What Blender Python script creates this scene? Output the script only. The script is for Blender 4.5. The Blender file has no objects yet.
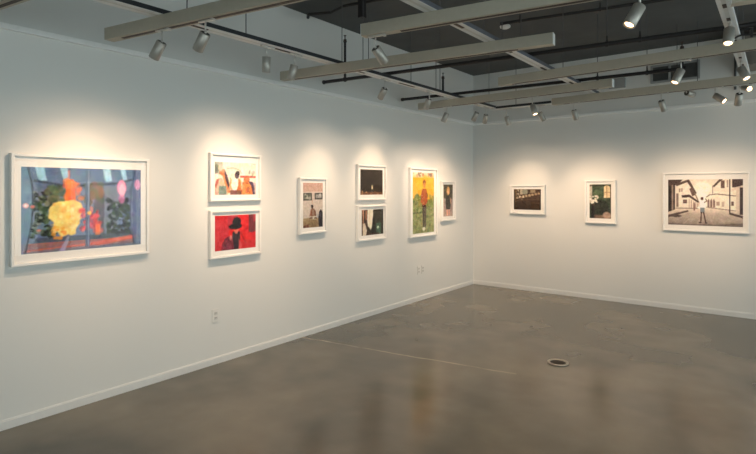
import bpy, bmesh, math, random
import numpy as np
from mathutils import Vector, Matrix

PI = math.pi
scene = bpy.context.scene
C = scene.collection

# ------------------------------------------------------------------ survey
# metres; x runs along the back wall, y away from the camera, z up.
LX = -4.185          # left wall plane
BY = 8.045           # back wall plane
RX = 3.6             # right (window) wall plane
FY = -3.5            # front (window) wall plane
CZ = 3.60            # ceiling
EYE = 1.65
YAW = math.radians(37.965)
FPX = 515.0
HORIZON = 188.5
cs, sn = math.cos(YAW), math.sin(YAW)


def sight(px, py):
    """direction of sight through a point of the photograph (unit optical depth)"""
    u = (px - 378.0) / FPX
    v = (HORIZON - py) / FPX
    return Vector((-sn + cs * u, cs + sn * u, v))


EYE_P = Vector((0, 0, EYE))


def on_left(px, py, x=LX):
    r = sight(px, py)
    return EYE_P + r * (x / r.x)


def on_back(px, py, y=BY):
    r = sight(px, py)
    return EYE_P + r * (y / r.y)


def on_level(px, py, z):
    r = sight(px, py)
    return EYE_P + r * ((z - EYE) / r.z)


def over_line(px, py, a, b):
    """point seen at (px, py) standing above the plan line a-b"""
    r = sight(px, py)
    dx, dy = b[0] - a[0], b[1] - a[1]
    t = (a[0] * dy - a[1] * dx) / (r.x * dy - r.y * dx)
    return EYE_P + r * t


# ------------------------------------------------------------------ materials
def srgb(c):
    c = np.asarray(c, dtype=np.float64) / 255.0
    return np.where(c <= 0.04045, c / 12.92, ((c + 0.055) / 1.055) ** 2.4)


def new_mat(name):
    m = bpy.data.materials.new(name)
    m.use_nodes = True
    nt = m.node_tree
    return m, nt, nt.nodes['Principled BSDF']


def plain(name, col, rough=0.5, metal=0.0, spec=0.5, noise=0.0, nscale=20.0, bump=0.0, bscale=200.0):
    m, nt, b = new_mat(name)
    b.inputs['Base Color'].default_value = (*col, 1)
    b.inputs['Roughness'].default_value = rough
    b.inputs['Metallic'].default_value = metal
    b.inputs['Specular IOR Level'].default_value = spec
    tc = nt.nodes.new('ShaderNodeTexCoord')
    if noise:
        n = nt.nodes.new('ShaderNodeTexNoise')
        n.inputs['Scale'].default_value = nscale
        n.inputs['Detail'].default_value = 4
        nt.links.new(tc.outputs['Object'], n.inputs['Vector'])
        r = nt.nodes.new('ShaderNodeMapRange')
        r.inputs['From Min'].default_value = 0.3
        r.inputs['From Max'].default_value = 0.7
        r.inputs['To Min'].default_value = 1 - noise
        r.inputs['To Max'].default_value = 1 + noise
        nt.links.new(n.outputs['Fac'], r.inputs['Value'])
        mx = nt.nodes.new('ShaderNodeVectorMath')
        mx.operation = 'SCALE'
        mx.inputs[0].default_value = col
        nt.links.new(r.outputs['Result'], mx.inputs['Scale'])
        nt.links.new(mx.outputs['Vector'], b.inputs['Base Color'])
    if bump:
        n2 = nt.nodes.new('ShaderNodeTexNoise')
        n2.inputs['Scale'].default_value = bscale
        nt.links.new(tc.outputs['Object'], n2.inputs['Vector'])
        bp = nt.nodes.new('ShaderNodeBump')
        bp.inputs['Strength'].default_value = bump
        bp.inputs['Distance'].default_value = 0.002
        nt.links.new(n2.outputs['Fac'], bp.inputs['Height'])
        nt.links.new(bp.outputs['Normal'], b.inputs['Normal'])
    return m


def glass_mat(name, tint=(1, 1, 1), ior=1.45, rough=0.0):
    m = bpy.data.materials.new(name)
    m.use_nodes = True
    nt = m.node_tree
    nt.nodes.clear()
    out = nt.nodes.new('ShaderNodeOutputMaterial')
    mix = nt.nodes.new('ShaderNodeMixShader')
    tr = nt.nodes.new('ShaderNodeBsdfTransparent')
    tr.inputs['Color'].default_value = (*tint, 1)
    gl = nt.nodes.new('ShaderNodeBsdfGlossy')
    gl.inputs['Roughness'].default_value = rough
    # thin sheet: Schlick reflectance, the same from either side
    f0 = ((ior - 1) / (ior + 1)) ** 2
    lw = nt.nodes.new('ShaderNodeLayerWeight')
    lw.inputs['Blend'].default_value = 0.5
    pw = nt.nodes.new('ShaderNodeMath')
    pw.operation = 'POWER'
    pw.inputs[1].default_value = 5.0
    ml = nt.nodes.new('ShaderNodeMath')
    ml.operation = 'MULTIPLY_ADD'
    ml.inputs[1].default_value = 1 - f0
    ml.inputs[2].default_value = f0
    nt.links.new(lw.outputs['Facing'], pw.inputs[0])
    nt.links.new(pw.outputs[0], ml.inputs[0])
    nt.links.new(ml.outputs[0], mix.inputs['Fac'])
    nt.links.new(tr.outputs['BSDF'], mix.inputs[1])
    nt.links.new(gl.outputs['BSDF'], mix.inputs[2])
    nt.links.new(mix.outputs['Shader'], out.inputs['Surface'])
    return m


def emit_mat(name, col, strength):
    m = bpy.data.materials.new(name)
    m.use_nodes = True
    nt = m.node_tree
    nt.nodes.clear()
    out = nt.nodes.new('ShaderNodeOutputMaterial')
    e = nt.nodes.new('ShaderNodeEmission')
    e.inputs['Color'].default_value = (*col, 1)
    e.inputs['Strength'].default_value = strength
    nt.links.new(e.outputs['Emission'], out.inputs['Surface'])
    return m


def floor_mat():
    m, nt, b = new_mat('polished_concrete')
    L = nt.links
    N = nt.nodes.new
    geo = N('ShaderNodeNewGeometry')
    warp = N('ShaderNodeTexNoise')
    warp.inputs['Scale'].default_value = 0.8
    warp.inputs['Detail'].default_value = 3
    warp.inputs['Roughness'].default_value = 0.5
    warp.inputs['Distortion'].default_value = 0.25
    L.new(geo.outputs['Position'], warp.inputs['Vector'])
    ramp = N('ShaderNodeValToRGB')
    ramp.color_ramp.elements[0].position = 0.40
    ramp.color_ramp.elements[0].color = (0.100, 0.094, 0.076, 1)
    ramp.color_ramp.elements[1].position = 0.64
    ramp.color_ramp.elements[1].color = (0.190, 0.168, 0.128, 1)
    L.new(warp.outputs['Fac'], ramp.inputs['Fac'])
    fine = N('ShaderNodeTexNoise')
    fine.inputs['Scale'].default_value = 5
    fine.inputs['Detail'].default_value = 4
    L.new(geo.outputs['Position'], fine.inputs['Vector'])
    fr = N('ShaderNodeMapRange')
    fr.inputs['From Min'].default_value = 0.3
    fr.inputs['From Max'].default_value = 0.7
    fr.inputs['To Min'].default_value = 0.93
    fr.inputs['To Max'].default_value = 1.06
    L.new(fine.outputs['Fac'], fr.inputs['Value'])
    sc = N('ShaderNodeVectorMath')
    sc.operation = 'SCALE'
    L.new(ramp.outputs['Color'], sc.inputs[0])
    L.new(fr.outputs['Result'], sc.inputs['Scale'])
    # filled saw cut running from the left wall across the slab
    sep = N('ShaderNodeSeparateXYZ')
    L.new(geo.outputs['Position'], sep.inputs['Vector'])

    def mth(op, a, bb=None, c=None):
        n = N('ShaderNodeMath')
        n.operation = op
        for i, v in enumerate((a, bb, c)):
            if v is None:
                continue
            if isinstance(v, (int, float)):
                n.inputs[i].default_value = v
            else:
                L.new(v, n.inputs[i])
        return n.outputs[0]
    wob = N('ShaderNodeTexNoise')
    wob.inputs['Scale'].default_value = 3
    L.new(geo.outputs['Position'], wob.inputs['Vector'])
    yl = mth('MULTIPLY_ADD', sep.outputs['X'], 0.163, 3.981 + 4.175 * 0.163 - 0.012)
    yl = mth('MULTIPLY_ADD', wob.outputs['Fac'], 0.07, mth('SUBTRACT', yl, 0.02))
    d = mth('ABSOLUTE', mth('SUBTRACT', sep.outputs['Y'], yl))
    line = mth('SUBTRACT', 1.0, mth('SMOOTHSTEP', d, 0.003, 0.011) if False else mth('MULTIPLY', d, 55.0))
    line = mth('MAXIMUM', line, 0.0)
    ends = mth('LESS_THAN', sep.outputs['X'], -1.85)
    line = mth('MULTIPLY', line, ends)
    line = mth('MULTIPLY', line, mth('MULTIPLY_ADD', fine.outputs['Fac'], 3.2, -0.9))
    mix = N('ShaderNodeMix')
    mix.data_type = 'RGBA'
    L.new(line, mix.inputs['Factor'])
    L.new(sc.outputs['Vector'], mix.inputs['A'])
    mix.inputs['B'].default_value = (0.44, 0.37, 0.28, 1)
    # scattered pale specks of old paint
    vor = N('ShaderNodeTexVoronoi')
    vor.inputs['Scale'].default_value = 1.35
    L.new(geo.outputs['Position'], vor.inputs['Vector'])
    spk = mth('LESS_THAN', vor.outputs['Distance'], 0.016)
    mix2 = N('ShaderNodeMix')
    mix2.data_type = 'RGBA'
    L.new(mth('MULTIPLY', spk, 0.55), mix2.inputs['Factor'])
    L.new(mix.outputs['Result'], mix2.inputs['A'])
    mix2.inputs['B'].default_value = (0.40, 0.34, 0.26, 1)
    L.new(mix2.outputs['Result'], b.inputs['Base Color'])
    rr = N('ShaderNodeMapRange')
    rr.inputs['From Min'].default_value = 0.3
    rr.inputs['From Max'].default_value = 0.7
    rr.inputs['To Min'].default_value = 0.15
    rr.inputs['To Max'].default_value = 0.25
    L.new(warp.outputs['Fac'], rr.inputs['Value'])
    L.new(rr.outputs['Result'], b.inputs['Roughness'])
    b.inputs['Specular IOR Level'].default_value = 0.5
    return m


def print_mat():
    m, nt, b = new_mat('photographic_print')
    at = nt.nodes.new('ShaderNodeVertexColor')
    at.layer_name = 'print'
    nt.links.new(at.outputs['Color'], b.inputs['Base Color'])
    b.inputs['Roughness'].default_value = 0.45
    b.inputs['Specular IOR Level'].default_value = 0.25
    return m


M = {}
M['wall'] = plain('white_wall_paint', (0.74, 0.735, 0.71), 0.6, spec=0.3, bump=0.15, bscale=180)
M['trim'] = plain('white_trim_paint', (0.90, 0.895, 0.88), 0.4, noise=0.02)
M['base'] = plain('baseboard_paint', (0.745, 0.74, 0.72), 0.45, noise=0.02)
M['floor'] = floor_mat()
M['ceiling'] = plain('charcoal_ceiling_paint', (0.072, 0.079, 0.082), 0.75, noise=0.12, nscale=3)
M['beam'] = plain('taupe_powder_coat', (0.46, 0.415, 0.335), 0.5, noise=0.03, nscale=30)
M['cap'] = plain('pale_end_cap', (0.74, 0.75, 0.74), 0.4, noise=0.02)
M['channel'] = plain('white_channel_enamel', (0.72, 0.73, 0.73), 0.42, noise=0.03)
M['channel_side'] = plain('black_channel_side', (0.022, 0.024, 0.028), 0.5, noise=0.1)
M['channel_grey'] = plain('slate_channel_side', (0.11, 0.115, 0.135), 0.5, noise=0.1)
M['slot'] = plain('dark_track_slot', (0.055, 0.035, 0.028), 0.6, noise=0.1)
M['pipe'] = plain('black_pipe_paint', (0.018, 0.015, 0.016), 0.5, noise=0.15)
M['rod'] = plain('grey_hanger_rod', (0.10, 0.10, 0.105), 0.5, metal=0.3, noise=0.05)
M['silver'] = plain('satin_silver', (0.44, 0.415, 0.375), 0.48, metal=0.55, noise=0.03, nscale=60)
M['stem'] = plain('satin_stem', (0.62, 0.60, 0.57), 0.4, metal=0.5, noise=0.02)
M['inner'] = plain('dark_back_plate', (0.05, 0.045, 0.04), 0.6, noise=0.1)
M['lens'] = emit_mat('warm_lamp_glow', (1.0, 0.66, 0.36), 7.0)
M['frame'] = plain('white_frame_lacquer', (0.86, 0.84, 0.81), 0.35, noise=0.02, nscale=25)
M['mat'] = plain('off_white_mat_board', (0.88, 0.855, 0.82), 0.8, noise=0.01, nscale=60)
M['glass'] = glass_mat('picture_glazing', ior=1.27)
M['pane'] = glass_mat('window_glass', tint=(0.96, 0.98, 0.98), ior=1.3)
M['print'] = print_mat()
M['brass'] = plain('worn_drain_ring', (0.46, 0.42, 0.36), 0.35, metal=0.7, noise=0.1)
M['grate'] = plain('dark_drain_grate', (0.035, 0.026, 0.018), 0.55, metal=0.3, noise=0.2)
M['plate'] = plain('white_plastic_plate', (0.74, 0.73, 0.70), 0.4, noise=0.02)
M['socket'] = plain('grey_white_socket', (0.62, 0.61, 0.585), 0.5, noise=0.02)
M['vent'] = plain('grey_vent_frame', (0.32, 0.325, 0.32), 0.5, noise=0.06)
M['louvre'] = plain('dark_vent_louvre', (0.16, 0.157, 0.15), 0.55, noise=0.1)
M['duct'] = plain('brown_grey_duct', (0.22, 0.195, 0.17), 0.55, noise=0.08)
M['white'] = plain('white_plastic', (0.82, 0.82, 0.80), 0.45, noise=0.01)
M['winframe'] = plain('dark_window_frame', (0.06, 0.06, 0.065), 0.45, noise=0.05)


# ------------------------------------------------------------------ mesh helpers
def link(name, bm, m, parent=None, smooth=False):
    me = bpy.data.meshes.new(name)
    bmesh.ops.recalc_face_normals(bm, faces=bm.faces)
    bm.to_mesh(me)
    bm.free()
    if smooth:
        for p in me.polygons:
            p.use_smooth = True
    ms = m if isinstance(m, (list, tuple)) else [m]
    for x in ms:
        me.materials.append(x)
    o = bpy.data.objects.new(name, me)
    C.objects.link(o)
    if parent is not None:
        o.parent = parent
    return o


def box(bm, lo, hi, mi=0, bevel=0.0):
    x0, y0, z0 = lo
    x1, y1, z1 = hi
    vs = [bm.verts.new(p) for p in ((x0, y0, z0), (x1, y0, z0), (x1, y1, z0), (x0, y1, z0),
                                    (x0, y0, z1), (x1, y0, z1), (x1, y1, z1), (x0, y1, z1))]
    fs = [bm.faces.new([vs[i] for i in q]) for q in ((0, 3, 2, 1), (4, 5, 6, 7), (0, 1, 5, 4),
                                                     (1, 2, 6, 5), (2, 3, 7, 6), (3, 0, 4, 7))]
    for f in fs:
        f.material_index = mi
    if bevel:
        es = {e for f in fs for e in f.edges}
        bmesh.ops.bevel(bm, geom=list(es), offset=bevel, segments=2, affect='EDGES', profile=0.7)
    return fs


def tube(bm, a, b, r, n=12, r2=None, cap=True):
    a, b = Vector(a), Vector(b)
    d = (b - a).normalized()
    h = Vector((0, 0, 1)) if abs(d.z) < 0.95 else Vector((1, 0, 0))
    u = d.cross(h).normalized()
    w = d.cross(u).normalized()
    r2 = r if r2 is None else r2
    A, B = [], []
    for i in range(n):
        t = 2 * PI * i / n
        k = u * math.cos(t) + w * math.sin(t)
        A.append(bm.verts.new(a + k * r))
        B.append(bm.verts.new(b + k * r2))
    for i in range(n):
        bm.faces.new((A[i], A[(i + 1) % n], B[(i + 1) % n], B[i]))
    if cap:
        bm.faces.new(A[::-1])
        bm.faces.new(B)


def path_tube(bm, pts, r, n=10):
    for p, q in zip(pts[:-1], pts[1:]):
        tube(bm, p, q, r, n)
    for p in pts[1:-1]:
        bmesh.ops.create_uvsphere(bm, u_segments=n, v_segments=6, radius=r, matrix=Matrix.Translation(p))


def lathe(bm, prof, n=28, mat_of=None):
    """prof: (radius, z) from one end to the other, about the local z axis"""
    rings = []
    for r, z in prof:
        if r < 1e-6:
            rings.append([bm.verts.new((0, 0, z))])
        else:
            rings.append([bm.verts.new((r * math.cos(2 * PI * i / n), r * math.sin(2 * PI * i / n), z)) for i in range(n)])
    for k, (A, B) in enumerate(zip(rings[:-1], rings[1:])):
        for i in range(n):
            j = (i + 1) % n
            if len(A) == 1 and len(B) == 1:
                continue
            if len(A) == 1:
                f = bm.faces.new((A[0], B[j], B[i]))
            elif len(B) == 1:
                f = bm.faces.new((A[i], A[j], B[0]))
            else:
                f = bm.faces.new((A[i], A[j], B[j], B[i]))
            if mat_of:
                f.material_index = mat_of[k]


def tag(o, label, cat, group=None, kind=None):
    o['label'] = label
    o['category'] = cat
    if group:
        o['group'] = group
    if kind:
        o['kind'] = kind
    return o


def thing(name, loc, label, cat, group=None, rz=0.0):
    o = bpy.data.objects.new(name, None)
    o.empty_display_size = 0.1
    C.objects.link(o)
    o.location = loc
    o.rotation_euler = (0, 0, rz)
    return tag(o, label, cat, group)


def struct(name, bm, m, label=None, parent=None):
    o = link(name, bm, m, parent)
    if parent is None:
        o['kind'] = 'structure'
        if label:
            o['label'] = label
    return o


# ------------------------------------------------------------------ room shell
LEDGE = 2.757
bm = bmesh.new()
box(bm, (LX - 0.3, FY - 0.3, -0.15), (RX + 0.3, BY + 0.3, 0))
struct('floor', bm, M['floor'], 'brown grey polished concrete floor with cloudy stains')
bm = bmesh.new()
box(bm, (LX - 0.3, FY - 0.3, CZ), (RX + 0.3, BY + 0.3, CZ + 0.15))
struct('ceiling', bm, M['ceiling'], 'charcoal painted open ceiling slab')
bm = bmesh.new()
box(bm, (LX - 0.25, FY - 0.25, 0), (LX, BY + 0.25, CZ))
struct('wall_left', bm, M['wall'], 'long white gallery wall on the left')
bm = bmesh.new()
box(bm, (LX, BY, 0), (RX, BY + 0.25, CZ))
struct('wall_back', bm, M['wall'], 'white gallery wall at the far end')

W_Z0, W_Z1 = 0.25, 3.0
right_open = [(-2.9, -0.9), (-0.4, 1.6), (2.1, 4.1), (4.6, 7.5)]
front_open = [(-0.5, 1.4), (1.7, 3.3)]
bm = bmesh.new()
box(bm, (RX, FY - 0.25, 0), (RX + 0.25, BY + 0.25, W_Z0))
box(bm, (RX, FY - 0.25, W_Z1), (RX + 0.25, BY + 0.25, CZ))
e = [FY - 0.25] + [v for o in right_open for v in o] + [BY + 0.25]
for i in range(0, len(e), 2):
    box(bm, (RX, e[i], W_Z0), (RX + 0.25, e[i + 1], W_Z1))
struct('wall_right', bm, M['wall'], 'white wall with tall windows on the right')
bm = bmesh.new()
box(bm, (LX, FY - 0.25, 0), (RX, FY, W_Z0))
box(bm, (LX, FY - 0.25, W_Z1), (RX, FY, CZ))
e = [LX] + [v for o in front_open for v in o] + [RX]
for i in range(0, len(e), 2):
    box(bm, (e[i], FY - 0.25, W_Z0), (e[i + 1], FY, W_Z1))
struct('wall_front', bm, M['wall'], 'white wall with tall windows behind the viewer')

nwin = 0


def window(lo, hi, axis):
    """frame, mullion and pane set in an opening"""
    global nwin
    nwin += 1
    f = 0.05
    bm = bmesh.new()
    a, b_ = lo, hi
    zz = (W_Z0, W_Z1)
    mid = (a + b_) / 2
    bars = [(a, a + f, *zz), (b_ - f, b_, *zz), (a + f, b_ - f, W_Z0, W_Z0 + f), (a + f, b_ - f, W_Z1 - f, W_Z1),
            (mid - f / 2, mid + f / 2, W_Z0 + f, W_Z1 - f), (a + f, b_ - f, 2.2, 2.2 + f)]
    for s0, s1, z0, z1 in bars:
        if axis == 'x':
            box(bm, (RX + 0.08, s0, z0), (RX + 0.15, s1, z1))
        else:
            box(bm, (s0, FY - 0.15, z0), (s1, FY - 0.08, z1))
    w = struct('window_%d' % nwin, bm, M['winframe'], 'tall dark framed window')
    bm = bmesh.new()
    if axis == 'x':
        box(bm, (RX + 0.112, a + f, W_Z0 + f), (RX + 0.118, b_ - f, W_Z1 - f))
    else:
        box(bm, (a + f, FY - 0.118, W_Z0 + f), (b_ - f, FY - 0.112, W_Z1 - f))
    link('pane', bm, M['pane'], w)
    ld = bpy.data.lights.new('daylight_portal', 'AREA')
    ld.shape = 'RECTANGLE'
    ld.size = b_ - a
    ld.size_y = W_Z1 - W_Z0
    ld.cycles.is_portal = True
    lo_ = bpy.data.objects.new('daylight_portal', ld)
    C.objects.link(lo_)
    if axis == 'x':
        lo_.location = (RX + 0.2, mid, (W_Z0 + W_Z1) / 2)
        lo_.rotation_euler = (PI / 2, 0, PI / 2)
    else:
        lo_.location = (mid, FY - 0.2, (W_Z0 + W_Z1) / 2)
        lo_.rotation_euler = (PI / 2, 0, 0)
    # area lights shine along local -z: turn them into the room
    d = Vector((-1, 0, 0)) if axis == 'x' else Vector((0, 1, 0))
    lo_.rotation_euler = d.to_track_quat('-Z', 'Z').to_euler()
    lo_['kind'] = 'helper'


for a_, b_ in right_open:
    window(a_, b_, 'x')
for a_, b_ in front_open:
    window(a_, b_, 'y')

# baseboards and the trim rail along the top of the hanging surface
bm = bmesh.new()
box(bm, (LX, FY, 0), (LX + 0.012, BY, 0.058), bevel=0.003)
box(bm, (LX, FY, 0.056), (LX + 0.008, BY, 0.066), bevel=0.002)
struct('baseboard_left', bm, M['base'], 'low white baseboard of the left wall')
bm = bmesh.new()
box(bm, (LX + 0.012, BY - 0.012, 0), (RX, BY, 0.06), bevel=0.003)
box(bm, (LX + 0.012, BY - 0.008, 0.058), (RX, BY, 0.072), bevel=0.002)
struct('baseboard_back', bm, M['base'], 'low white baseboard of the back wall')
bm = bmesh.new()
box(bm, (LX, FY, LEDGE - 0.018), (LX + 0.03, BY, LEDGE + 0.022), bevel=0.006)
struct('trim_1', bm, M['trim'], 'thin white rail high along the left wall')
bm = bmesh.new()
box(bm, (LX + 0.03, BY - 0.03, LEDGE - 0.018), (RX, BY, LEDGE + 0.022), bevel=0.006)
struct('trim_2', bm, M['trim'], 'thin white rail high along the back wall')


# ------------------------------------------------------------------ pictures: painting the prints
class Canvas:
    def __init__(self, w, h, col, seed=0):
        self.w, self.h = w, h
        self.a = np.empty((h, w, 3))
        self.a[:] = np.array(col, dtype=float)
        yy, xx = np.mgrid[0:h, 0:w]
        self.X = (xx + 0.5) / w
        self.Y = (yy + 0.5) / h
        self.rng = np.random.default_rng(seed)

    def blur(self, m, k):
        for _ in range(int(k)):
            p = np.pad(m, 1, mode='edge')
            m = (p[:-2, 1:-1] + p[2:, 1:-1] + p[1:-1, :-2] + p[1:-1, 2:] + 2 * p[1:-1, 1:-1]) / 6
        return m

    def put(self, m, col, a=1.0, soft=1):
        m = self.blur(m.astype(float), soft)[..., None] * a
        self.a = self.a * (1 - m) + np.array(col, dtype=float) * m
        return self

    def poly(self, pts, col, a=1.0, soft=1):
        ins = np.zeros((self.h, self.w), bool)
        n = len(pts)
        for i in range(n):
            x0, y0 = pts[i]
            x1, y1 = pts[(i + 1) % n]
            if y0 == y1:
                continue
            c = ((y0 > self.Y) != (y1 > self.Y)) & (self.X < (x1 - x0) * (self.Y - y0) / (y1 - y0) + x0)
            ins ^= c
        return self.put(ins, col, a, soft)

    def rect(self, x0, y0, x1, y1, col, a=1.0, soft=1):
        return self.put((self.X >= x0) & (self.X < x1) & (self.Y >= y0) & (self.Y < y1), col, a, soft)

    def ell(self, cx, cy, rx, ry, col, a=1.0, soft=1):
        return self.put(((self.X - cx) / rx) ** 2 + ((self.Y - cy) / ry) ** 2 < 1, col, a, soft)

    def line(self, pts, wd, col, a=1.0, soft=1):
        asp = self.h / self.w
        best = np.full((self.h, self.w), 9.0)
        for (x0, y0), (x1, y1) in zip(pts[:-1], pts[1:]):
            dx, dy = x1 - x0, (y1 - y0) * asp
            px, py = self.X - x0, (self.Y - y0) * asp
            t = np.clip((px * dx + py * dy) / max(dx * dx + dy * dy, 1e-9), 0, 1)
            best = np.minimum(best, np.hypot(px - t * dx, py - t * dy))
        return self.put(best < wd / 2, col, a, soft)

    def grad(self, y0, y1, top, bot, x0=0.0, x1=1.0):
        t = np.clip((self.Y - y0) / (y1 - y0), 0, 1)[..., None]
        g = np.array(top, float) * (1 - t) + np.array(bot, float) * t
        m = ((self.Y >= y0) & (self.Y < y1) & (self.X >= x0) & (self.X < x1))[..., None]
        self.a = np.where(m, g, self.a)
        return self

    def blobs(self, n, x0, y0, x1, y1, r0, r1, cols, a=0.8, soft=1):
        asp = self.w / self.h
        for _ in range(n):
            r = self.rng.uniform(r0, r1)
            c = cols[self.rng.integers(len(cols))]
            self.ell(self.rng.uniform(x0, x1), self.rng.uniform(y0, y1), r, r * asp * self.rng.uniform(.6, 1.2), c, a, soft)
        return self

    def texture(self, amp, cell, x0=0.0, y0=0.0, x1=1.0, y1=1.0, tint=0.25):
        """irregular tonal detail of about `cell` pixels"""
        ny, nx = int(self.h / cell) + 3, int(self.w / cell) + 3
        g = self.rng.normal(0, 1, (ny, nx, 3)) * tint + self.rng.normal(0, 1, (ny, nx, 1))
        fy = np.linspace(0, ny - 1.001, self.h)
        fx = np.linspace(0, nx - 1.001, self.w)
        iy, ix = fy.astype(int), fx.astype(int)
        ty, tx = (fy - iy)[:, None, None], (fx - ix)[None, :, None]
        n = (g[iy][:, ix] * (1 - ty) * (1 - tx) + g[iy + 1][:, ix] * ty * (1 - tx)
             + g[iy][:, ix + 1] * (1 - ty) * tx + g[iy + 1][:, ix + 1] * ty * tx)
        m = ((self.X >= x0) & (self.X < x1) & (self.Y >= y0) & (self.Y < y1))[..., None]
        self.a = np.clip(self.a + n * amp * m, 0, 255)
        return self

    def contrast(self, k, mid=128.0, lift=0.0):
        self.a = np.clip((self.a - mid) * k + mid + lift, 0, 255)
        return self

    def grain(self, amp):
        self.a = np.clip(self.a + self.rng.normal(0, amp, (self.h, self.w, 1)), 0, 255)
        return self


def paint_lamp_reflection():
    # night window: tree foliage, glowing tasselled lamp, pink lanterns, blue greys
    c = Canvas(190, 136, (108, 126, 156), 3)
    c.grad(0, .5, (92, 114, 146), (120, 132, 158))
    for x, wd in ((.10, .07), (.29, .06), (.64, .07), (.80, .05)):
        c.poly([(x, 0), (x + wd, 0), (x + wd + .02, .16), (x + .03, .17)], (166, 208, 234), .9, 2)
    c.line([(.10, .16), (.3, .21), (.5, .215), (.75, .19), (.95, .12)], .018, (62, 72, 88), .9, 2)
    c.rect(.57, .30, .66, .95, (92, 84, 96), .8, 2)
    c.rect(.66, .22, .78, .80, (128, 132, 146), .7, 2)
    c.blobs(150, .08, .26, .26, .82, .008, .026, ((26, 36, 30), (58, 78, 52), (20, 26, 28), (92, 106, 84), (130, 140, 130), (34, 48, 38)), .9, 1)
    c.blobs(30, .18, .22, .36, .42, .012, .04, ((92, 110, 80), (70, 88, 66), (120, 116, 90)), .6, 2)
    c.blobs(36, .50, .20, .63, .42, .012, .04, ((110, 112, 84), (150, 104, 84), (88, 96, 76)), .6, 2)
    c.blobs(150, .69, .40, .89, .84, .007, .024, ((40, 48, 54), (66, 84, 66), (30, 34, 42), (118, 128, 134), (52, 62, 60)), .9, 1)
    c.rect(.10, .82, .95, .88, (74, 82, 96), .8, 2)
    c.grad(.885, 1.0, (160, 108, 104), (120, 112, 130))
    c.poly([(.0, .96), (.42, .935), (.90, .86), (.97, .86), (.97, .90), (.5, .99), (.0, 1.0)], (236, 108, 84), .75, 3)
    c.poly([(0, .98), (.3, .955), (.62, .96), (1, .96), (1, 1), (0, 1)], (106, 116, 140), .8, 2)
    c.poly([(.35, .82), (.37, .82), (.33, 1), (.28, 1)], (176, 180, 214), .7, 2)
    # lamp column and glow
    c.poly([(.34, .14), (.40, .14), (.42, .42), (.33, .42)], (244, 112, 62), .95, 2)
    c.blobs(26, .33, .14, .46, .42, .01, .03, ((250, 130, 70), (226, 92, 70), (240, 150, 100)), .6, 2)
    c.poly([(.21, .47), (.26, .41), (.33, .40), (.40, .385), (.46, .43), (.475, .50), (.45, .60), (.445, .68),
            (.42, .72), (.415, .80), (.37, .82), (.36, .80), (.30, .83), (.27, .76), (.245, .72), (.24, .64),
            (.20, .60), (.205, .52)], (255, 212, 128), 1, 2)
    c.blobs(90, .23, .43, .45, .78, .008, .022, ((255, 232, 170), (255, 204, 110), (255, 222, 146), (250, 186, 104)), .6, 1)
    c.blobs(12, .24, .70, .33, .84, .008, .02, ((252, 170, 70), (240, 140, 60)), .7, 1)
    # red reflections
    c.blobs(46, .46, .50, .63, .78, .01, .03, ((236, 84, 96), (206, 72, 92), (170, 60, 76), (244, 120, 110)), .6, 1)
    c.rect(.56, .60, .60, .80, (206, 70, 70), .6, 1)
    c.rect(.58, .70, .62, .83, (250, 128, 60), .7, 1)
    c.ell(.525, .555, .02, .028, (255, 190, 80), 1, 1)
    c.rect(.495, .02, .53, .96, (84, 104, 132), .85, 1)
    c.rect(.515, .02, .525, .96, (150, 164, 190), .7, 1)
    c.ell(.525, .555, .016, .022, (255, 186, 86), .9, 1)
    c.line([(.36, .12), (.36, .04)], .018, (226, 130, 110), .7, 2)
    # lanterns
    c.ell(.815, .24, .042, .10, (246, 150, 190), .95, 3)
    c.ell(.82, .27, .026, .085, (255, 196, 214), .9, 2)
    c.ell(.815, .385, .03, .06, (220, 128, 178), .7, 3)
    c.ell(.965, .20, .03, .075, (246, 170, 214), .95, 3)
    c.ell(.965, .20, .014, .05, (255, 214, 236), .9, 2)
    # curved window edges
    c.poly([(.04, 0), (.065, .12), (.085, .30), (.085, .55), (.06, .80), (.02, 1), (0, 1), (0, 0)], (112, 146, 172), .75, 2)
    c.line([(.05, 0), (.08, .2), (.088, .42), (.075, .68), (.03, 1)], .012, (46, 58, 72), .9, 1)
    c.poly([(.94, 0), (.91, .2), (.895, .45), (.90, .7), (.93, .97), (1, .97), (1, 0)], (112, 128, 160), .88, 1)
    c.line([(.945, 0), (.905, .25), (.893, .5), (.902, .75), (.93, .97)], .010, (66, 78, 100), .8, 1)
    c.ell(.965, .20, .028, .07, (246, 170, 214), .75, 3)
    c.ell(.035, .445, .022, .03, (255, 200, 200), 1, 1)
    c.ell(.035, .445, .010, .015, (255, 245, 240), 1, 0)
    c.ell(.085, .46, .018, .018, (226, 100, 90), .8, 1)
    c.ell(.13, .735, .02, .012, (226, 140, 130), .8, 1)
    c.contrast(1.12, 120).texture(5, 3, tint=.5).texture(7, 9, tint=.6)
    return c.grain(3)


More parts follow.
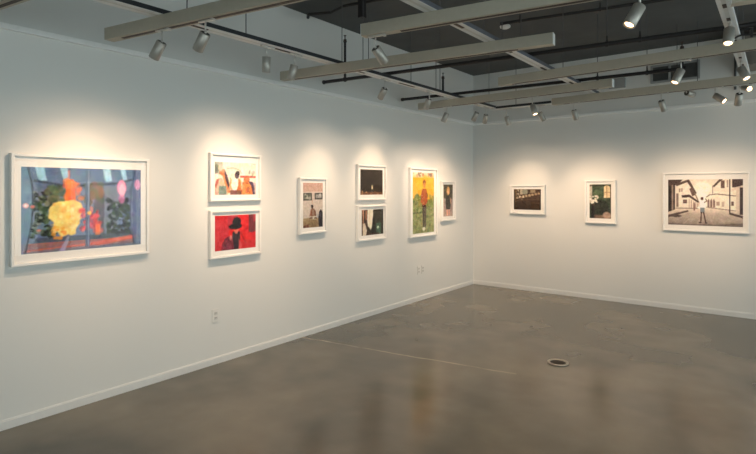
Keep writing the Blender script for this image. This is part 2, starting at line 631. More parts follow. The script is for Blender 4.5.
def paint_beach_friends():
    c = Canvas(92, 62, (240, 232, 214), 5)
    c.rect(0, 0, .18, .36, (150, 156, 140), .7, 3)
    c.blobs(10, .0, .05, .18, .40, .02, .06, ((96, 104, 100), (176, 176, 160)), .6, 2)
    c.line([(.28, .20), (.42, .17), (.58, .22), (.63, .32)], .02, (170, 150, 130), .7, 1)
    c.rect(.60, .41, 1, .47, (206, 84, 70), .85, 1)
    c.blobs(8, .80, .25, .98, .42, .01, .03, ((150, 160, 150), (190, 180, 160)), .7, 1)
    c.poly([(.0, .75), (.05, .55), (.14, .48), (.22, .55), (.30, 1), (0, 1)], (206, 178, 158), .9, 2)
    c.poly([(.0, .70), (.05, .52), (.11, .50), (.04, .80)], (170, 80, 72), .8, 1)
    c.ell(.17, .30, .06, .10, (214, 138, 104), .95, 1)
    c.ell(.14, .18, .06, .09, (232, 206, 188), .9, 2)
    c.poly([(.16, .36), (.23, .36), (.38, .92), (.30, .95)], (232, 136, 84), .95, 1)
    c.poly([(.22, .20), (.29, .40), (.35, .70), (.32, .80), (.24, .50)], (66, 48, 58), .9, 1)
    c.rect(.10, .72, .27, 1, (112, 134, 130), .85, 2)
    c.ell(.52, .40, .055, .10, (92, 76, 84), .95, 1)
    c.ell(.54, .33, .05, .07, (60, 50, 56), .9, 1)
    c.poly([(.36, .45), (.42, .60), (.42, .88), (.34, .80)], (236, 150, 96), .8, 1)
    c.ell(.46, .68, .075, .20, (250, 244, 232), .95, 1)
    c.poly([(.55, .48), (.62, .55), (.66, .95), (.50, .92), (.55, .70)], (226, 118, 66), .95, 1)
    c.line([(.60, .5), (.645, .95)], .02, (250, 190, 120), .7, 1)
    c.rect(.36, .86, .64, 1, (110, 66, 60), .85, 2)
    c.ell(.76, .52, .08, .09, (206, 126, 80), .95, 1)
    c.poly([(.66, .60), (.80, .55), (.92, .75), (.93, 1), (.64, 1)], (236, 142, 80), .95, 1)
    c.blobs(18, .66, .62, .92, .98, .012, .035, ((252, 196, 134), (206, 96, 60), (160, 78, 60)), .7, 1)
    c.poly([(.80, .56), (.92, .60), (.98, .80), (.98, 1), (.92, 1), (.88, .72)], (70, 56, 84), .9, 1)
    c.poly([(.93, .60), (1, .64), (1, 1), (.97, 1)], (196, 170, 176), .7, 1)
    c.texture(9, 2, tint=.5).texture(8, 5, tint=.5)
    return c.grain(4)


def paint_red_hat():
    c = Canvas(92, 64, (232, 46, 48), 7)
    c.rect(0, 0, .30, .12, (196, 34, 40), .9, 1)
    c.rect(0, .13, .33, 1, (206, 62, 74), .75, 3)
    c.rect(.30, 0, .54, .42, (168, 62, 76), .7, 2)
    c.rect(.40, 0, .46, .3, (190, 60, 70), .8, 1)
    c.rect(.81, .0, 1, .50, (120, 56, 62), .95, 1)
    c.ell(.90, .49, .09, .05, (120, 56, 62), .9, 1)
    c.rect(.94, 0, 1, .22, (206, 72, 80), .8, 2)
    c.poly([(.15, 1), (.17, .80), (.28, .62), (.42, .60), (.52, 1)], (112, 44, 60), .95, 1)
    c.blobs(18, .18, .64, .48, .98, .015, .04, ((140, 50, 68), (84, 42, 58), (188, 58, 76)), .6, 1)
    c.poly([(.60, 1), (.62, .78), (.75, .74), (1, .80), (1, 1)], (190, 52, 56), .5, 3)
    c.line([(.62, .50), (.68, .70), (.76, .86)], .012, (120, 44, 54), .8, 1)
    c.poly([(.42, .48), (.60, .48), (.60, .80), (.56, 1), (.46, 1), (.41, .64)], (52, 42, 50), .98, 1)
    c.poly([(.37, .56), (.42, .66), (.36, .74), (.33, .66)], (240, 140, 132), .8, 1)
    c.poly([(.57, .70), (.65, .86), (.62, 1), (.57, 1)], (232, 96, 96), .8, 1)
    c.ell(.49, .33, .155, .085, (40, 34, 40), 1, 1)
    c.poly([(.31, .30), (.36, .34), (.40, .42), (.34, .38)], (40, 34, 40), 1, 1)
    c.ell(.52, .20, .105, .13, (40, 34, 40), 1, 1)
    c.poly([(.44, .44), (.57, .42), (.53, .54), (.48, .54)], (240, 130, 104), .95, 1)
    c.texture(7, 3, tint=.3).texture(7, 8, tint=.4)
    return c.grain(4)


def paint_resting_man():
    c = Canvas(64, 104, (214, 192, 178), 9)
    c.grad(0, .20, (206, 168, 154), (206, 174, 160))
    c.grad(.20, .80, (218, 202, 192), (204, 192, 180))
    c.rect(.02, .235, .43, .395, (60, 60, 54), 1, 1)
    c.rect(.07, .255, .39, .365, (150, 150, 136), .9, 1)
    c.blobs(7, .10, .27, .36, .35, .03, .06, ((90, 92, 82), (186, 182, 168)), .8, 1)
    c.rect(.58, .235, .98, .375, (66, 64, 62), 1, 1)
    c.rect(.63, .255, .94, .345, (176, 174, 168), .9, 1)
    c.blobs(6, .66, .265, .92, .33, .03, .06, ((110, 112, 112), (206, 204, 198)), .8, 1)
    c.rect(.43, .38, .47, .47, (190, 122, 86), .6, 1)
    c.rect(0, .79, .80, 1, (152, 128, 96), .95, 1)
    c.blobs(26, 0, .80, .78, 1, .03, .07, ((124, 102, 76), (172, 150, 116), (104, 84, 64)), .5, 2)
    c.poly([(.0, .80), (.45, .765), (.80, .80), (.80, .83), (.0, .84)], (176, 154, 120), .7, 1)
    c.texture(7, 3)
    # person sitting cross legged on the mat
    c.poly([(.34, .78), (.40, .73), (.62, .73), (.70, .78), (.66, .815), (.36, .81)], (206, 200, 184), 1, 1)
    c.ell(.40, .785, .09, .022, (120, 92, 76), .9, 0)
    c.ell(.63, .79, .08, .020, (110, 84, 70), .9, 0)
    c.poly([(.38, .60), (.45, .57), (.54, .58), (.62, .63), (.62, .74), (.40, .75)], (128, 84, 64), 1, 1)
    c.poly([(.38, .60), (.42, .60), (.40, .72), (.34, .76), (.33, .74)], (156, 106, 82), 1, 0)
    c.poly([(.58, .61), (.63, .63), (.66, .75), (.60, .74)], (112, 74, 58), 1, 0)
    c.poly([(.46, .60), (.55, .60), (.56, .73), (.46, .73)], (168, 150, 134), .7, 1)
    c.ell(.455, .535, .055, .042, (78, 50, 42), 1, 0)
    c.ell(.45, .515, .058, .028, (38, 28, 26), 1, 0)
    c.poly([(.76, .80), (.80, .66), (.90, .60), (1, .68), (1, 1), (.80, 1)], (46, 42, 50), 1, 1)
    c.ell(.86, .72, .05, .05, (80, 74, 84), .8, 1)
    c.rect(.70, .70, .745, .79, (160, 168, 174), .8, 1)
    c.blobs(6, .02, .93, .30, 1, .03, .06, ((112, 60, 50), (76, 56, 46)), .7, 1)
    return c.contrast(1.08, 140).grain(4)


def paint_night_candle():
    c = Canvas(80, 62, (50, 42, 34), 11)
    c.grad(0, .85, (56, 48, 40), (44, 37, 30))
    c.blobs(14, 0, 0, 1, .7, .05, .14, ((62, 54, 46), (42, 36, 30)), .5, 4)
    c.rect(0, .88, 1, 1, (132, 86, 58), .8, 2)
    c.rect(0, .80, .12, .95, (120, 90, 66), .6, 3)
    c.blobs(14, .05, .86, .98, .98, .012, .03, ((200, 150, 100), (90, 60, 40), (226, 180, 130)), .7, 1)
    c.ell(.515, .70, .03, .085, (222, 206, 150), 1, 1)
    c.ell(.515, .73, .015, .05, (255, 250, 214), 1, 1)
    c.rect(.95, .6, 1, 1, (80, 50, 36), .6, 2)
    c.texture(6, 4)
    return c.grain(3)


def paint_curtain_room():
    c = Canvas(80, 62, (58, 54, 44), 13)
    c.rect(0, 0, .30, 1, (66, 44, 36), .95, 2)
    c.poly([(.04, 0), (.12, 0), (.10, .5), (.05, .6)], (214, 166, 140), .8, 2)
    c.poly([(.18, .02), (.24, .05), (.22, .38), (.17, .4)], (206, 150, 120), .8, 2)
    c.poly([(.05, .55), (.14, .50), (.24, .80), (.20, 1), (.05, 1)], (236, 222, 200), .9, 2)
    c.poly([(.27, 0), (.52, 0), (.50, .55), (.42, .80), (.28, .64), (.24, .40)], (238, 226, 206), 1, 2)
    c.line([(.36, 0), (.35, .62)], .03, (206, 186, 160), .6, 2)
    c.rect(.55, 0, 1, .55, (66, 62, 50), .9, 2)
    c.poly([(.50, .30), (.60, .40), (.62, 1), (.40, 1), (.46, .75)], (40, 36, 32), .95, 2)
    c.rect(.66, .55, .88, .96, (96, 124, 104), .9, 2)
    c.ell(.74, .72, .05, .06, (220, 236, 210), .9, 1)
    c.blobs(8, .66, .55, .90, .95, .02, .05, ((130, 160, 134), (76, 100, 84)), .6, 1)
    c.rect(.92, 0, 1, 1, (48, 42, 36), .8, 2)
    c.rect(.25, .92, .8, 1, (90, 62, 46), .7, 2)
    c.contrast(1.12, 110).texture(10, 4)
    return c.grain(3)


def paint_figure_in_field():
    c = Canvas(84, 132, (232, 176, 56), 15)
    c.grad(0, .12, (232, 226, 210), (226, 196, 120))
    c.blobs(22, 0, .0, 1, .07, .02, .06, ((206, 160, 130), (240, 236, 226), (130, 110, 96), (196, 120, 90)), .7, 1)
    c.grad(.09, .42, (240, 178, 40), (222, 180, 84))
    c.blobs(20, 0, .1, 1, .36, .05, .14, ((246, 190, 60), (232, 168, 50), (240, 196, 96)), .4, 3)
    c.grad(.46, 1.0, (140, 150, 96), (160, 164, 112))
    c.blobs(50, 0, .38, 1, .52, .03, .08, ((92, 112, 66), (126, 136, 76), (160, 152, 88)), .75, 2)
    c.blobs(110, 0, .5, 1, 1, .02, .06, ((176, 180, 132), (122, 136, 84), (150, 154, 100), (100, 116, 72)), .6, 2)
    c.line([(.0, .665), (.45, .66)], .03, (76, 82, 60), .7, 2)
    c.line([(.62, .64), (1, .60)], .02, (96, 104, 70), .5, 2)
    c.ell(.53, .165, .065, .045, (150, 84, 44), 1, 1)
    c.ell(.53, .21, .05, .045, (206, 140, 90), 1, 1)
    c.poly([(.44, .27), (.62, .27), (.68, .40), (.67, .52), (.60, .52), (.60, .56), (.44, .56), (.42, .50), (.36, .50), (.38, .36)], (176, 98, 62), 1, 1)
    c.blobs(20, .42, .28, .64, .54, .015, .04, ((206, 132, 96), (140, 72, 48), (196, 110, 70)), .6, 1)
    c.rect(.45, .535, .62, .575, (70, 36, 36), 1, 1)
    c.poly([(.44, .57), (.63, .57), (.60, .90), (.54, .91), (.53, .70), (.52, .91), (.46, .90)], (92, 80, 72), 1, 1)
    c.line([(.49, .60), (.50, .88)], .025, (66, 58, 54), .8, 1)
    c.line([(.58, .60), (.57, .88)], .025, (120, 104, 92), .7, 1)
    c.ell(.51, .93, .07, .03, (240, 236, 214), 1, 1)
    c.contrast(1.08, 130).texture(12, 3, y0=.4, tint=.5).texture(6, 6)
    return c.grain(4)


def paint_standing_woman():
    c = Canvas(56, 92, (74, 66, 58), 17)
    c.grad(0, .45, (70, 66, 54), (82, 74, 64))
    c.grad(.45, 1, (150, 134, 130), (176, 154, 146))
    c.blobs(18, 0, 0, 1, .4, .06, .14, ((100, 104, 70), (56, 50, 44), (120, 110, 86)), .5, 2)
    c.rect(0, .42, .18, 1, (170, 150, 140), .6, 2)
    c.ell(.50, .20, .17, .13, (206, 160, 96), 1, 2)
    c.ell(.50, .22, .09, .07, (236, 184, 146), 1, 1)
    c.poly([(.30, .36), (.70, .34), (.80, .55), (.70, .78), (.30, .78), (.22, .55)], (56, 54, 48), 1, 1)
    c.blobs(10, .30, .4, .72, .76, .03, .07, ((84, 84, 70), (40, 40, 38)), .6, 1)
    c.poly([(.66, .36), (.80, .48), (.82, .62), (.74, .60)], (226, 176, 140), .8, 1)
    c.poly([(.30, .78), (.52, .78), (.46, .98), (.32, .98)], (224, 170, 150), 1, 1)
    c.poly([(.56, .78), (.70, .78), (.66, .98), (.56, .98)], (214, 160, 140), 1, 1)
    c.contrast(1.15, 110).texture(12, 3, tint=.5)
    return c.grain(4)


def paint_dim_porch():
    c = Canvas(100, 72, (60, 40, 27), 19)
    c.grad(0, 1, (84, 60, 44), (48, 32, 21))
    c.rect(.10, .02, .34, .26, (206, 194, 170), .9, 2)
    c.rect(.19, .0, .24, .3, (84, 64, 48), .9, 1)
    c.ell(.42, .13, .11, .13, (150, 152, 136), .95, 2)
    c.rect(.52, 0, .60, .24, (60, 44, 34), .95, 1)
    c.rect(.62, .03, .80, .18, (170, 156, 130), .85, 2)
    c.rect(.80, .0, 1, .14, (74, 56, 42), .9, 2)
    for i in range(8):
        x = .09 + i * .113
        y = .42 - i * .030
        c.rect(x, y - .05, x + .085, y + .055, (232 - i * 6, 216 - i * 8, 188 - i * 9), .85, 2)
    c.blobs(16, .12, .28, .40, .52, .015, .04, ((250, 240, 220), (214, 194, 160), (150, 124, 96)), .85, 1)
    c.blobs(10, .04, .06, .16, .5, .02, .05, ((120, 98, 74), (60, 44, 34)), .7, 1)
    c.rect(0, .0, .035, 1, (40, 28, 20), .9, 1)
    for i in range(9):
        c.rect(.06 + i * .105, .50 - i * .012, .085 + i * .105, 1, (38, 25, 17) if i % 2 else (90, 66, 46), .6, 1)
    c.line([(.05, .56), (.95, .48)], .02, (96, 72, 50), .7, 1)
    c.rect(.58, .64, .95, .70, (96, 74, 50), .6, 2)
    c.rect(.62, .78, .93, .92, (78, 58, 40), .6, 2)
    c.rect(.965, 0, 1, 1, (42, 28, 20), .9, 1)
    return c.texture(8, 3).grain(4)


def paint_flowers_window():
    c = Canvas(60, 96, (66, 76, 58), 21)
    c.grad(0, .6, (74, 90, 68), (60, 70, 54))
    c.rect(0, 0, .13, .55, (214, 200, 180), .9, 2)
    c.rect(0, .02, 1, .06, (60, 56, 46), .7, 1)
    c.ell(.40, .30, .22, .14, (92, 112, 80), .7, 4)
    c.rect(.66, .10, .95, .40, (240, 214, 170), 1, 1)
    c.ell(.80, .10, .14, .06, (240, 214, 170), 1, 1)
    c.line([(.80, .06), (.80, .40)], .03, (170, 130, 96), .9, 1)
    c.line([(.66, .24), (.95, .24)], .02, (170, 130, 96), .7, 1)
    c.rect(.95, .03, 1, .9, (92, 74, 60), .8, 1)
    c.poly([(.30, .44), (.80, .52), (.96, .80), (.90, 1), (.10, 1), (.12, .70)], (44, 46, 38), .9, 4)
    c.blobs(18, .3, .5, .9, .9, .05, .10, ((58, 62, 50), (36, 38, 32), (78, 80, 66)), .5, 3)
    c.blobs(24, .04, .35, .38, .56, .03, .06, ((255, 250, 238), (236, 226, 210), (246, 240, 226)), .9, 1)
    c.rect(.10, .58, .24, 1, (28, 24, 22), .95, 1)
    c.ell(.18, .60, .07, .03, (90, 66, 56), .9, 1)
    c.rect(.24, .90, 1, 1, (150, 120, 104), .8, 3)
    c.ell(.80, .90, .18, .10, (214, 180, 160), .8, 4)
    c.texture(9, 3).texture(8, 7)
    return c.grain(4)


def paint_street_scene():
    c = Canvas(188, 136, (240, 228, 208), 23)
    c.grad(0, .62, (214, 202, 186), (255, 244, 222))
    c.ell(.47, .40, .20, .34, (255, 248, 230), .45, 10)
    c.grad(.62, 1.0, (222, 206, 188), (128, 114, 106))
    c.poly([(.0, .92), (.3, .72), (.70, .72), (1, .92), (1, 1), (0, 1)], (158, 142, 132), .35, 6)
    for x0, x1 in ((.44, .20), (.48, .40), (.54, .62), (.58, .82)):
        c.line([(x0, .66), (x1, 1)], .012, (190, 172, 158), .45, 2)
    # left terrace
    c.poly([(.10, .12), (.28, .02), (.40, .30), (.44, .56), (.44, .63), (.10, .63)], (226, 212, 196), 1, 1)
    c.poly([(.10, .10), (.29, .0), (.31, .04), (.40, .30), (.385, .32), (.27, .06), (.12, .15)], (66, 46, 40), .95, 1)
    c.line([(.31, .08), (.43, .50)], .014, (84, 62, 54), .8, 1)
    c.poly([(.19, .35), (.30, .33), (.43, .48), (.42, .51), (.30, .39), (.20, .40)], (52, 36, 32), 1, 1)
    c.poly([(.30, .21), (.33, .18), (.38, .34), (.34, .37)], (78, 54, 48), .95, 1)
    c.rect(.215, .44, .265, .52, (58, 38, 34), .95, 1)
    c.rect(.225, .45, .255, .51, (110, 80, 70), .8, 0)
    c.rect(.115, .31, .15, .60, (92, 72, 64), .8, 1)
    c.rect(.155, .20, .175, .28, (140, 118, 108), .9, 1)
    c.rect(.185, .19, .205, .27, (150, 130, 118), .9, 1)
    for x in (.29, .32, .35, .38, .405):
        c.rect(x, .42 + (x - .29) * .8, x + .014, .62, (150, 126, 114), .75, 1)
    c.rect(.11, .615, .43, .64, (104, 82, 74), .75, 1)
    c.poly([(0, 0), (.21, 0), (.16, .08), (.10, .13), (.10, .66), (0, .72)], (62, 46, 42), 1, 1)
    c.rect(.018, .14, .045, .70, (26, 20, 20), .95, 1)
    c.rect(.055, .12, .072, .68, (160, 138, 124), .8, 1)
    c.rect(.08, .14, .098, .66, (44, 34, 32), .8, 1)
    c.poly([(.0, .78), (.28, .67), (.29, .70), (.0, .84)], (70, 54, 50), .95, 1)
    c.ell(.11, .80, .085, .028, (66, 52, 48), .95, 2)
    c.line([(.0, .74), (.27, .66)], .010, (200, 184, 168), .8, 1)
    # right terrace
    c.poly([(.61, .14), (.70, .0), (.95, .0), (.95, .66), (.52, .60), (.53, .40)], (230, 216, 198), 1, 1)
    c.poly([(.61, .15), (.70, 0), (.745, 0), (.63, .17)], (62, 44, 40), 1, 1)
    c.line([(.61, .15), (.61, .30)], .012, (92, 72, 66), .7, 1)
    c.rect(.72, .03, .765, .19, (88, 66, 58), 1, 1)
    c.rect(.79, .02, .815, .17, (150, 128, 116), .9, 1)
    c.line([(.53, .38), (.57, .335), (.66, .315), (.94, .36)], .012, (84, 62, 56), .95, 1)
    for x in (.545, .58, .615):
        c.poly([(x, .60), (x, .46), (x + .014, .41), (x + .026, .46), (x + .026, .60)], (112, 88, 80), .95, 1)
    c.rect(.66, .48, .70, .56, (150, 126, 112), .9, 1)
    c.rect(.73, .48, .76, .58, (176, 154, 138), .9, 1)
    c.rect(.85, .47, .885, .56, (78, 58, 52), .95, 1)
    c.line([(.53, .60), (.94, .67)], .014, (130, 106, 96), .8, 1)
    c.rect(.86, 0, 1, .18, (58, 42, 40), .98, 1)
    c.poly([(.86, .19), (1, .13), (1, .19), (.86, .25)], (214, 196, 178), .9, 1)
    c.rect(.91, .20, 1, .70, (206, 188, 172), .95, 1)
    c.rect(.955, .18, 1, .74, (48, 36, 36), .98, 1)
    c.rect(.822, 0, .842, .72, (44, 28, 28), 1, 0)
    c.poly([(.83, .70), (1, .77), (1, .82), (.82, .74)], (62, 48, 46), .95, 1)
    c.poly([(0, .95), (.2, .97), (.6, .965), (1, .92), (1, 1), (0, 1)], (84, 74, 72), .7, 4)
    c.texture(6, 3).texture(6, 9)
    # far walker and the man with open arms
    c.ell(.365, .52, .010, .02, (96, 62, 52), 1, 0)
    c.rect(.356, .54, .376, .68, (120, 84, 74), .95, 1)
    c.ell(.472, .415, .019, .036, (84, 50, 40), 1, 0)
    c.line([(.50, .50), (.535, .465), (.52, .42)], .014, (120, 78, 62), 1, 0)
    c.line([(.445, .50), (.42, .55)], .016, (206, 176, 156), .9, 1)
    c.poly([(.443, .47), (.50, .46), (.507, .62), (.445, .63)], (255, 250, 242), 1, 0)
    c.ell(.43, .61, .022, .024, (246, 236, 220), .95, 0)
    c.rect(.448, .61, .504, .72, (112, 122, 130), 1, 0)
    c.line([(.462, .71), (.455, .92)], .019, (74, 50, 44), 1, 0)
    c.line([(.492, .71), (.52, .92)], .019, (74, 50, 44), 1, 0)
    c.ell(.448, .93, .020, .014, (44, 34, 34), 1, 0)
    c.ell(.525, .935, .016, .015, (44, 34, 34), 1, 0)
    return c.contrast(1.05, 110, 24).grain(3)


def print_mesh(cv, w, h, parent):
    """flat sheet of paper with the picture as its own colours"""
    nx, ny = cv.w, cv.h
    xs = np.linspace(-w / 2, w / 2, nx)
    zs = np.linspace(h / 2, -h / 2, ny)
    co = np.zeros((ny, nx, 3), np.float32)
    co[..., 0] = xs[None, :]
    co[..., 2] = zs[:, None]
    idx = np.arange(nx * ny).reshape(ny, nx)
    q = np.stack([idx[1:, :-1], idx[1:, 1:], idx[:-1, 1:], idx[:-1, :-1]], -1).reshape(-1, 4)
    me = bpy.data.meshes.new('print')
    me.vertices.add(nx * ny)
    me.vertices.foreach_set('co', co.reshape(-1))
    me.loops.add(q.size)
    me.loops.foreach_set('vertex_index', q.reshape(-1).astype(np.int32))
    me.polygons.add(len(q))
    me.polygons.foreach_set('loop_start', np.arange(0, q.size, 4, dtype=np.int32))
    me.polygons.foreach_set('loop_total', np.full(len(q), 4, np.int32))
    me.update(calc_edges=True)
    at = me.color_attributes.new('print', 'FLOAT_COLOR', 'POINT')
    rgba = np.ones((ny * nx, 4), np.float32)
    rgba[:, :3] = srgb(np.clip(cv.a, 0, 255)).reshape(-1, 3) * 0.92
    at.data.foreach_set('color', rgba.reshape(-1))
    me.materials.append(M['print'])
    o = bpy.data.objects.new('print', me)
    C.objects.link(o)
    o.parent = parent
    o.location = (0, -0.0225, 0)
    return o


def framed(wall, along, zc, ow, oh, pw, ph, pz, cv, label, group, rail=0.022, dep=0.042, ps=0.0):
    loc = (LX, along, zc) if wall == 'left' else (along, BY, zc)
    t = thing('framed_photograph', loc, label, 'framed photograph', group, PI / 2 if wall == 'left' else 0)
    # four mitred rails
    bm = bmesh.new()
    ox, oz, ix, iz = ow / 2, oh / 2, ow / 2 - rail, oh / 2 - rail
    O = [(-ox, -oz), (ox, -oz), (ox, oz), (-ox, oz)]
    I = [(-ix, -iz), (ix, -iz), (ix, iz), (-ix, iz)]
    rings = []
    c = 0.003
    sg = [(1, 1), (-1, 1), (-1, -1), (1, -1)]
    for base, y, off in ((O, -0.002, 0), (O, -dep + c, 0), (O, -dep, c), (I, -dep, -c), (I, -dep + c, 0), (I, -0.002, 0)):
        rings.append([bm.verts.new((x + s[0] * off, y, z + s[1] * off)) for (x, z), s in zip(base, sg)])
    rings.append(rings[0])
    for A, B in zip(rings[:-1], rings[1:]):
        for i in range(4):
            bm.faces.new((A[i], A[(i + 1) % 4], B[(i + 1) % 4], B[i]))
    link('frame', bm, M['frame'], t)
    bm = bmesh.new()
    box(bm, (-ix, -0.022, -iz), (ix, -0.018, iz))
    link('mat_board', bm, M['mat'], t)
    p = print_mesh(cv, pw, ph, t)
    p.location = (ps, -0.0228, pz - zc)
    bm = bmesh.new()
    box(bm, (-ix, -0.0335, -iz), (ix, -0.0315, iz))
    link('glass', bm, M['glass'], t)
    return t


GL, GB = 'framed photographs on the left wall', 'framed photographs on the back wall'
framed('left', 1.723, 1.502, 0.98, 0.785, 0.851, 0.612, 1.496, paint_lamp_reflection(),
       'large white framed colour photograph of a glowing yellow lamp, nearest on the left wall', GL)
framed('left', 3.094, 1.757, 0.59, 0.455, 0.476, 0.310, 1.745, paint_beach_friends(),
       'white framed photograph of sunlit people, hung directly above the red one', GL)
framed('left', 3.094, 1.219, 0.59, 0.453, 0.474, 0.332, 1.227, paint_red_hat(),
       'white framed bright red photograph of a figure in a dark hat', GL)
framed('left', 4.141, 1.458, 0.43, 0.628, 0.311, 0.503, 1.462, paint_resting_man(),
       'upright white framed photograph of a person seated below two pictures', GL)
framed('left', 5.204, 1.727, 0.586, 0.453, 0.461, 0.324, 1.732, paint_night_candle(),
       'white framed nearly black photograph with one small flame', GL)
framed('left', 5.204, 1.210, 0.586, 0.449, 0.450, 0.326, 1.214, paint_curtain_room(),
       'white framed dark photograph with a pale hanging curtain, below the black one', GL, ps=0.02)
framed('left', 6.435, 1.446, 0.737, 1.008, 0.575, 0.895, 1.440, paint_figure_in_field(),
       'tall white framed photograph of a figure before yellow sky and green field', GL)
framed('left', 7.150, 1.455, 0.44, 0.626, 0.289, 0.503, 1.461, paint_standing_woman(),
       'narrow white framed photograph of a dark dressed standing figure, nearest the corner', GL)
framed('back', -3.211, 1.471, 0.586, 0.466, 0.450, 0.331, 1.473, paint_dim_porch(),
       'white framed dark brown photograph, leftmost on the back wall', GB)
framed('back', -2.094, 1.453, 0.433, 0.638, 0.302, 0.503, 1.460, paint_flowers_window(),
       'upright white framed dark green photograph with white flowers and a lit window', GB)
framed('back', -0.789, 1.469, 0.97, 0.787, 0.839, 0.613, 1.464, paint_street_scene(),
       'large white framed sepia photograph of a man standing in a street', GB)

# ------------------------------------------------------------------ ceiling: channels and beams
ZT = 2.81            # underside of the channels = top of the beams
BEAM_H, BEAM_W = 0.085, 0.072
ZB = ZT - BEAM_H


def rods(root, spots, top=CZ, r=0.004):
    """thin hanger rods up to the ceiling, in the root's own coordinates"""
    inv = root.matrix_basis.inverted()
    for x, y, z in spots:
        bm = bmesh.new()
        tube(bm, inv @ Vector((x, y, z)), inv @ Vector((x, y, top)), r, 8)
        link('hanger_rod', bm, M['rod'], root)


def channel(label, a, b, w, side_mat, rod_spots, h=0.036, clips=()):
    """shallow strut: white lips below, a slot between them, darker sides"""
    a, b = Vector((*a, ZT)), Vector((*b, ZT))
    d = b - a
    n = d.length
    t = thing('ceiling_channel', a, label, 'ceiling channel', 'channels the beams hang from', math.atan2(d.y, d.x))
    bpy.context.view_layer.update()
    bm = bmesh.new()
    box(bm, (0, -w / 2, 0.004), (n, w / 2, h))
    link('channel_body', bm, side_mat, t)
    bm = bmesh.new()
    s = 0.012
    box(bm, (0, -w / 2, 0), (n, -s, 0.004))
    box(bm, (0, s, 0), (n, w / 2, 0.004))
    link('lip', bm, M['channel'], t)
    bm = bmesh.new()
    box(bm, (0, -s, 0.001), (n, s, 0.004))
    link('track_slot', bm, M['socket'], t)
    for u, ln in clips:
        bm = bmesh.new()
        box(bm, (u, -0.011, -0.004), (u + ln, 0.011, 0.003), bevel=0.001)
        link('clip', bm, M['slot'], t)
    rods(t, [(x, y, ZT + h) for x, y in rod_spots])
    return t


CH1 = ((-3.293, FY + 0.3), (-3.293, 6.93))
CH2 = ((-1.803, FY + 0.3), (-1.803, 6.95))
CH3 = ((-0.277, FY + 0.3), (-0.277, 6.95))
CHT = ((-3.345, 7.03), (2.2, 7.03))


def rod_at(px, ln, py=60):
    p = over_line(px, py, *ln)
    return (p.x, p.y)


channel('white and black ceiling channel running along the left wall', *CH1, 0.105, M['channel_side'],
        [rod_at(x, CH1) for x in (187, 246, 342, 363, 368.5, 411, 436, 440, 489)],
        clips=[(1.0 + k * 0.9 - (FY + 0.3) % 0.9, 0.3) for k in range(2, 9)])
channel('white and slate ceiling channel crossing above the middle beams', *CH2, 0.085, M['channel_grey'],
        [rod_at(x, CH2, 30) for x in (440, 484, 502, 521, 563)],
        clips=[(0.4 + k * 0.85, 0.16) for k in range(4, 11)])
CH3_T = channel('white ceiling channel at the right end, running towards the back wall', *CH3, 0.075, M['channel'],
        [rod_at(x, CH3, 30) for x in (737, 743)],
        clips=[(0.5 + k * 0.33, 0.07) for k in range(16, 30)])
channel('short visible ceiling channel parallel to the back wall near the corner', *CHT, 0.105, M['channel_side'],
        [rod_at(x, CHT) for x in (516, 677, 697.5)])


def beam(label, a, b, slot=(0.15, 2.35)):
    a, b = Vector((*a, ZB)), Vector((*b, ZB))
    d = b - a
    n = d.length
    t = thing('light_beam', a, label, 'ceiling beam', 'boxed beams that carry the spotlights', math.atan2(d.y, d.x))
    bm = bmesh.new()
    box(bm, (0.004, -BEAM_W / 2, 0.0), (n - 0.004, BEAM_W / 2, BEAM_H), bevel=0.002)
    link('beam_body', bm, M['beam'], t)
    bm = bmesh.new()
    box(bm, (slot[0], -0.012, -0.003), (min(slot[1], n - 0.1), 0.012, 0.001))
    link('track_slot', bm, M['slot'], t)
    for x0, x1 in ((0, 0.004), (n - 0.004, n)):
        bm = bmesh.new()
        box(bm, (x0, -BEAM_W / 2, 0), (x1, BEAM_W / 2, BEAM_H))
        link('end_cap', bm, M['cap'], t)
    return t


def run(a, ang, n=2.52):
    return (a, (a[0] + n * math.cos(math.radians(ang)), a[1] + n * math.sin(math.radians(ang))))


# plan lines of the front edges were surveyed; the centre line lies half a width behind
def back_off(ln):
    (x0, y0), (x1, y1) = ln
    d = Vector((x1 - x0, y1 - y0)).normalized()
    nx, ny = -d.y * BEAM_W / 2, d.x * BEAM_W / 2
    return ((x0 + nx, y0 + ny), (x1 + nx, y1 + ny))


B0 = back_off(run((-3.95, 0.94), 8.3))
B1 = back_off(run((-3.853, 1.717), 9.3))
B2 = back_off(((-3.915, 3.43), (-1.325, 3.81)))
B3 = back_off(run((-2.33, 2.785), 9.0))
B4 = back_off(run((-2.325, 5.01), -3.0))
B5 = back_off(((-3.89, 5.86), (-1.393, 5.80)))
B6 = back_off(run((-2.32, 6.60), -4.0))
B7 = back_off(run((-0.225, 3.62), 8.3))
beam('boxed beam corner peeking in at the upper left edge of the view', *B0)
beam('boxed taupe beam nearest on the left, carrying two spotlights', *B1, slot=(0.16, 2.4))
beam('boxed taupe beam in the middle with a pale right end and no lamps near it', *B2)
beam('boxed taupe beam at top centre with an angled spotlight at its left end', *B3, slot=(0.3, 2.4))
beam('boxed taupe beam crossing right of centre below the dark ceiling', *B4)
beam('boxed taupe beam ending beside the corner, the farthest on the left side', *B5)
beam('boxed taupe beam closest to the back wall at right', *B6)
beam('boxed beam end just inside the upper right corner of the view', *B7)

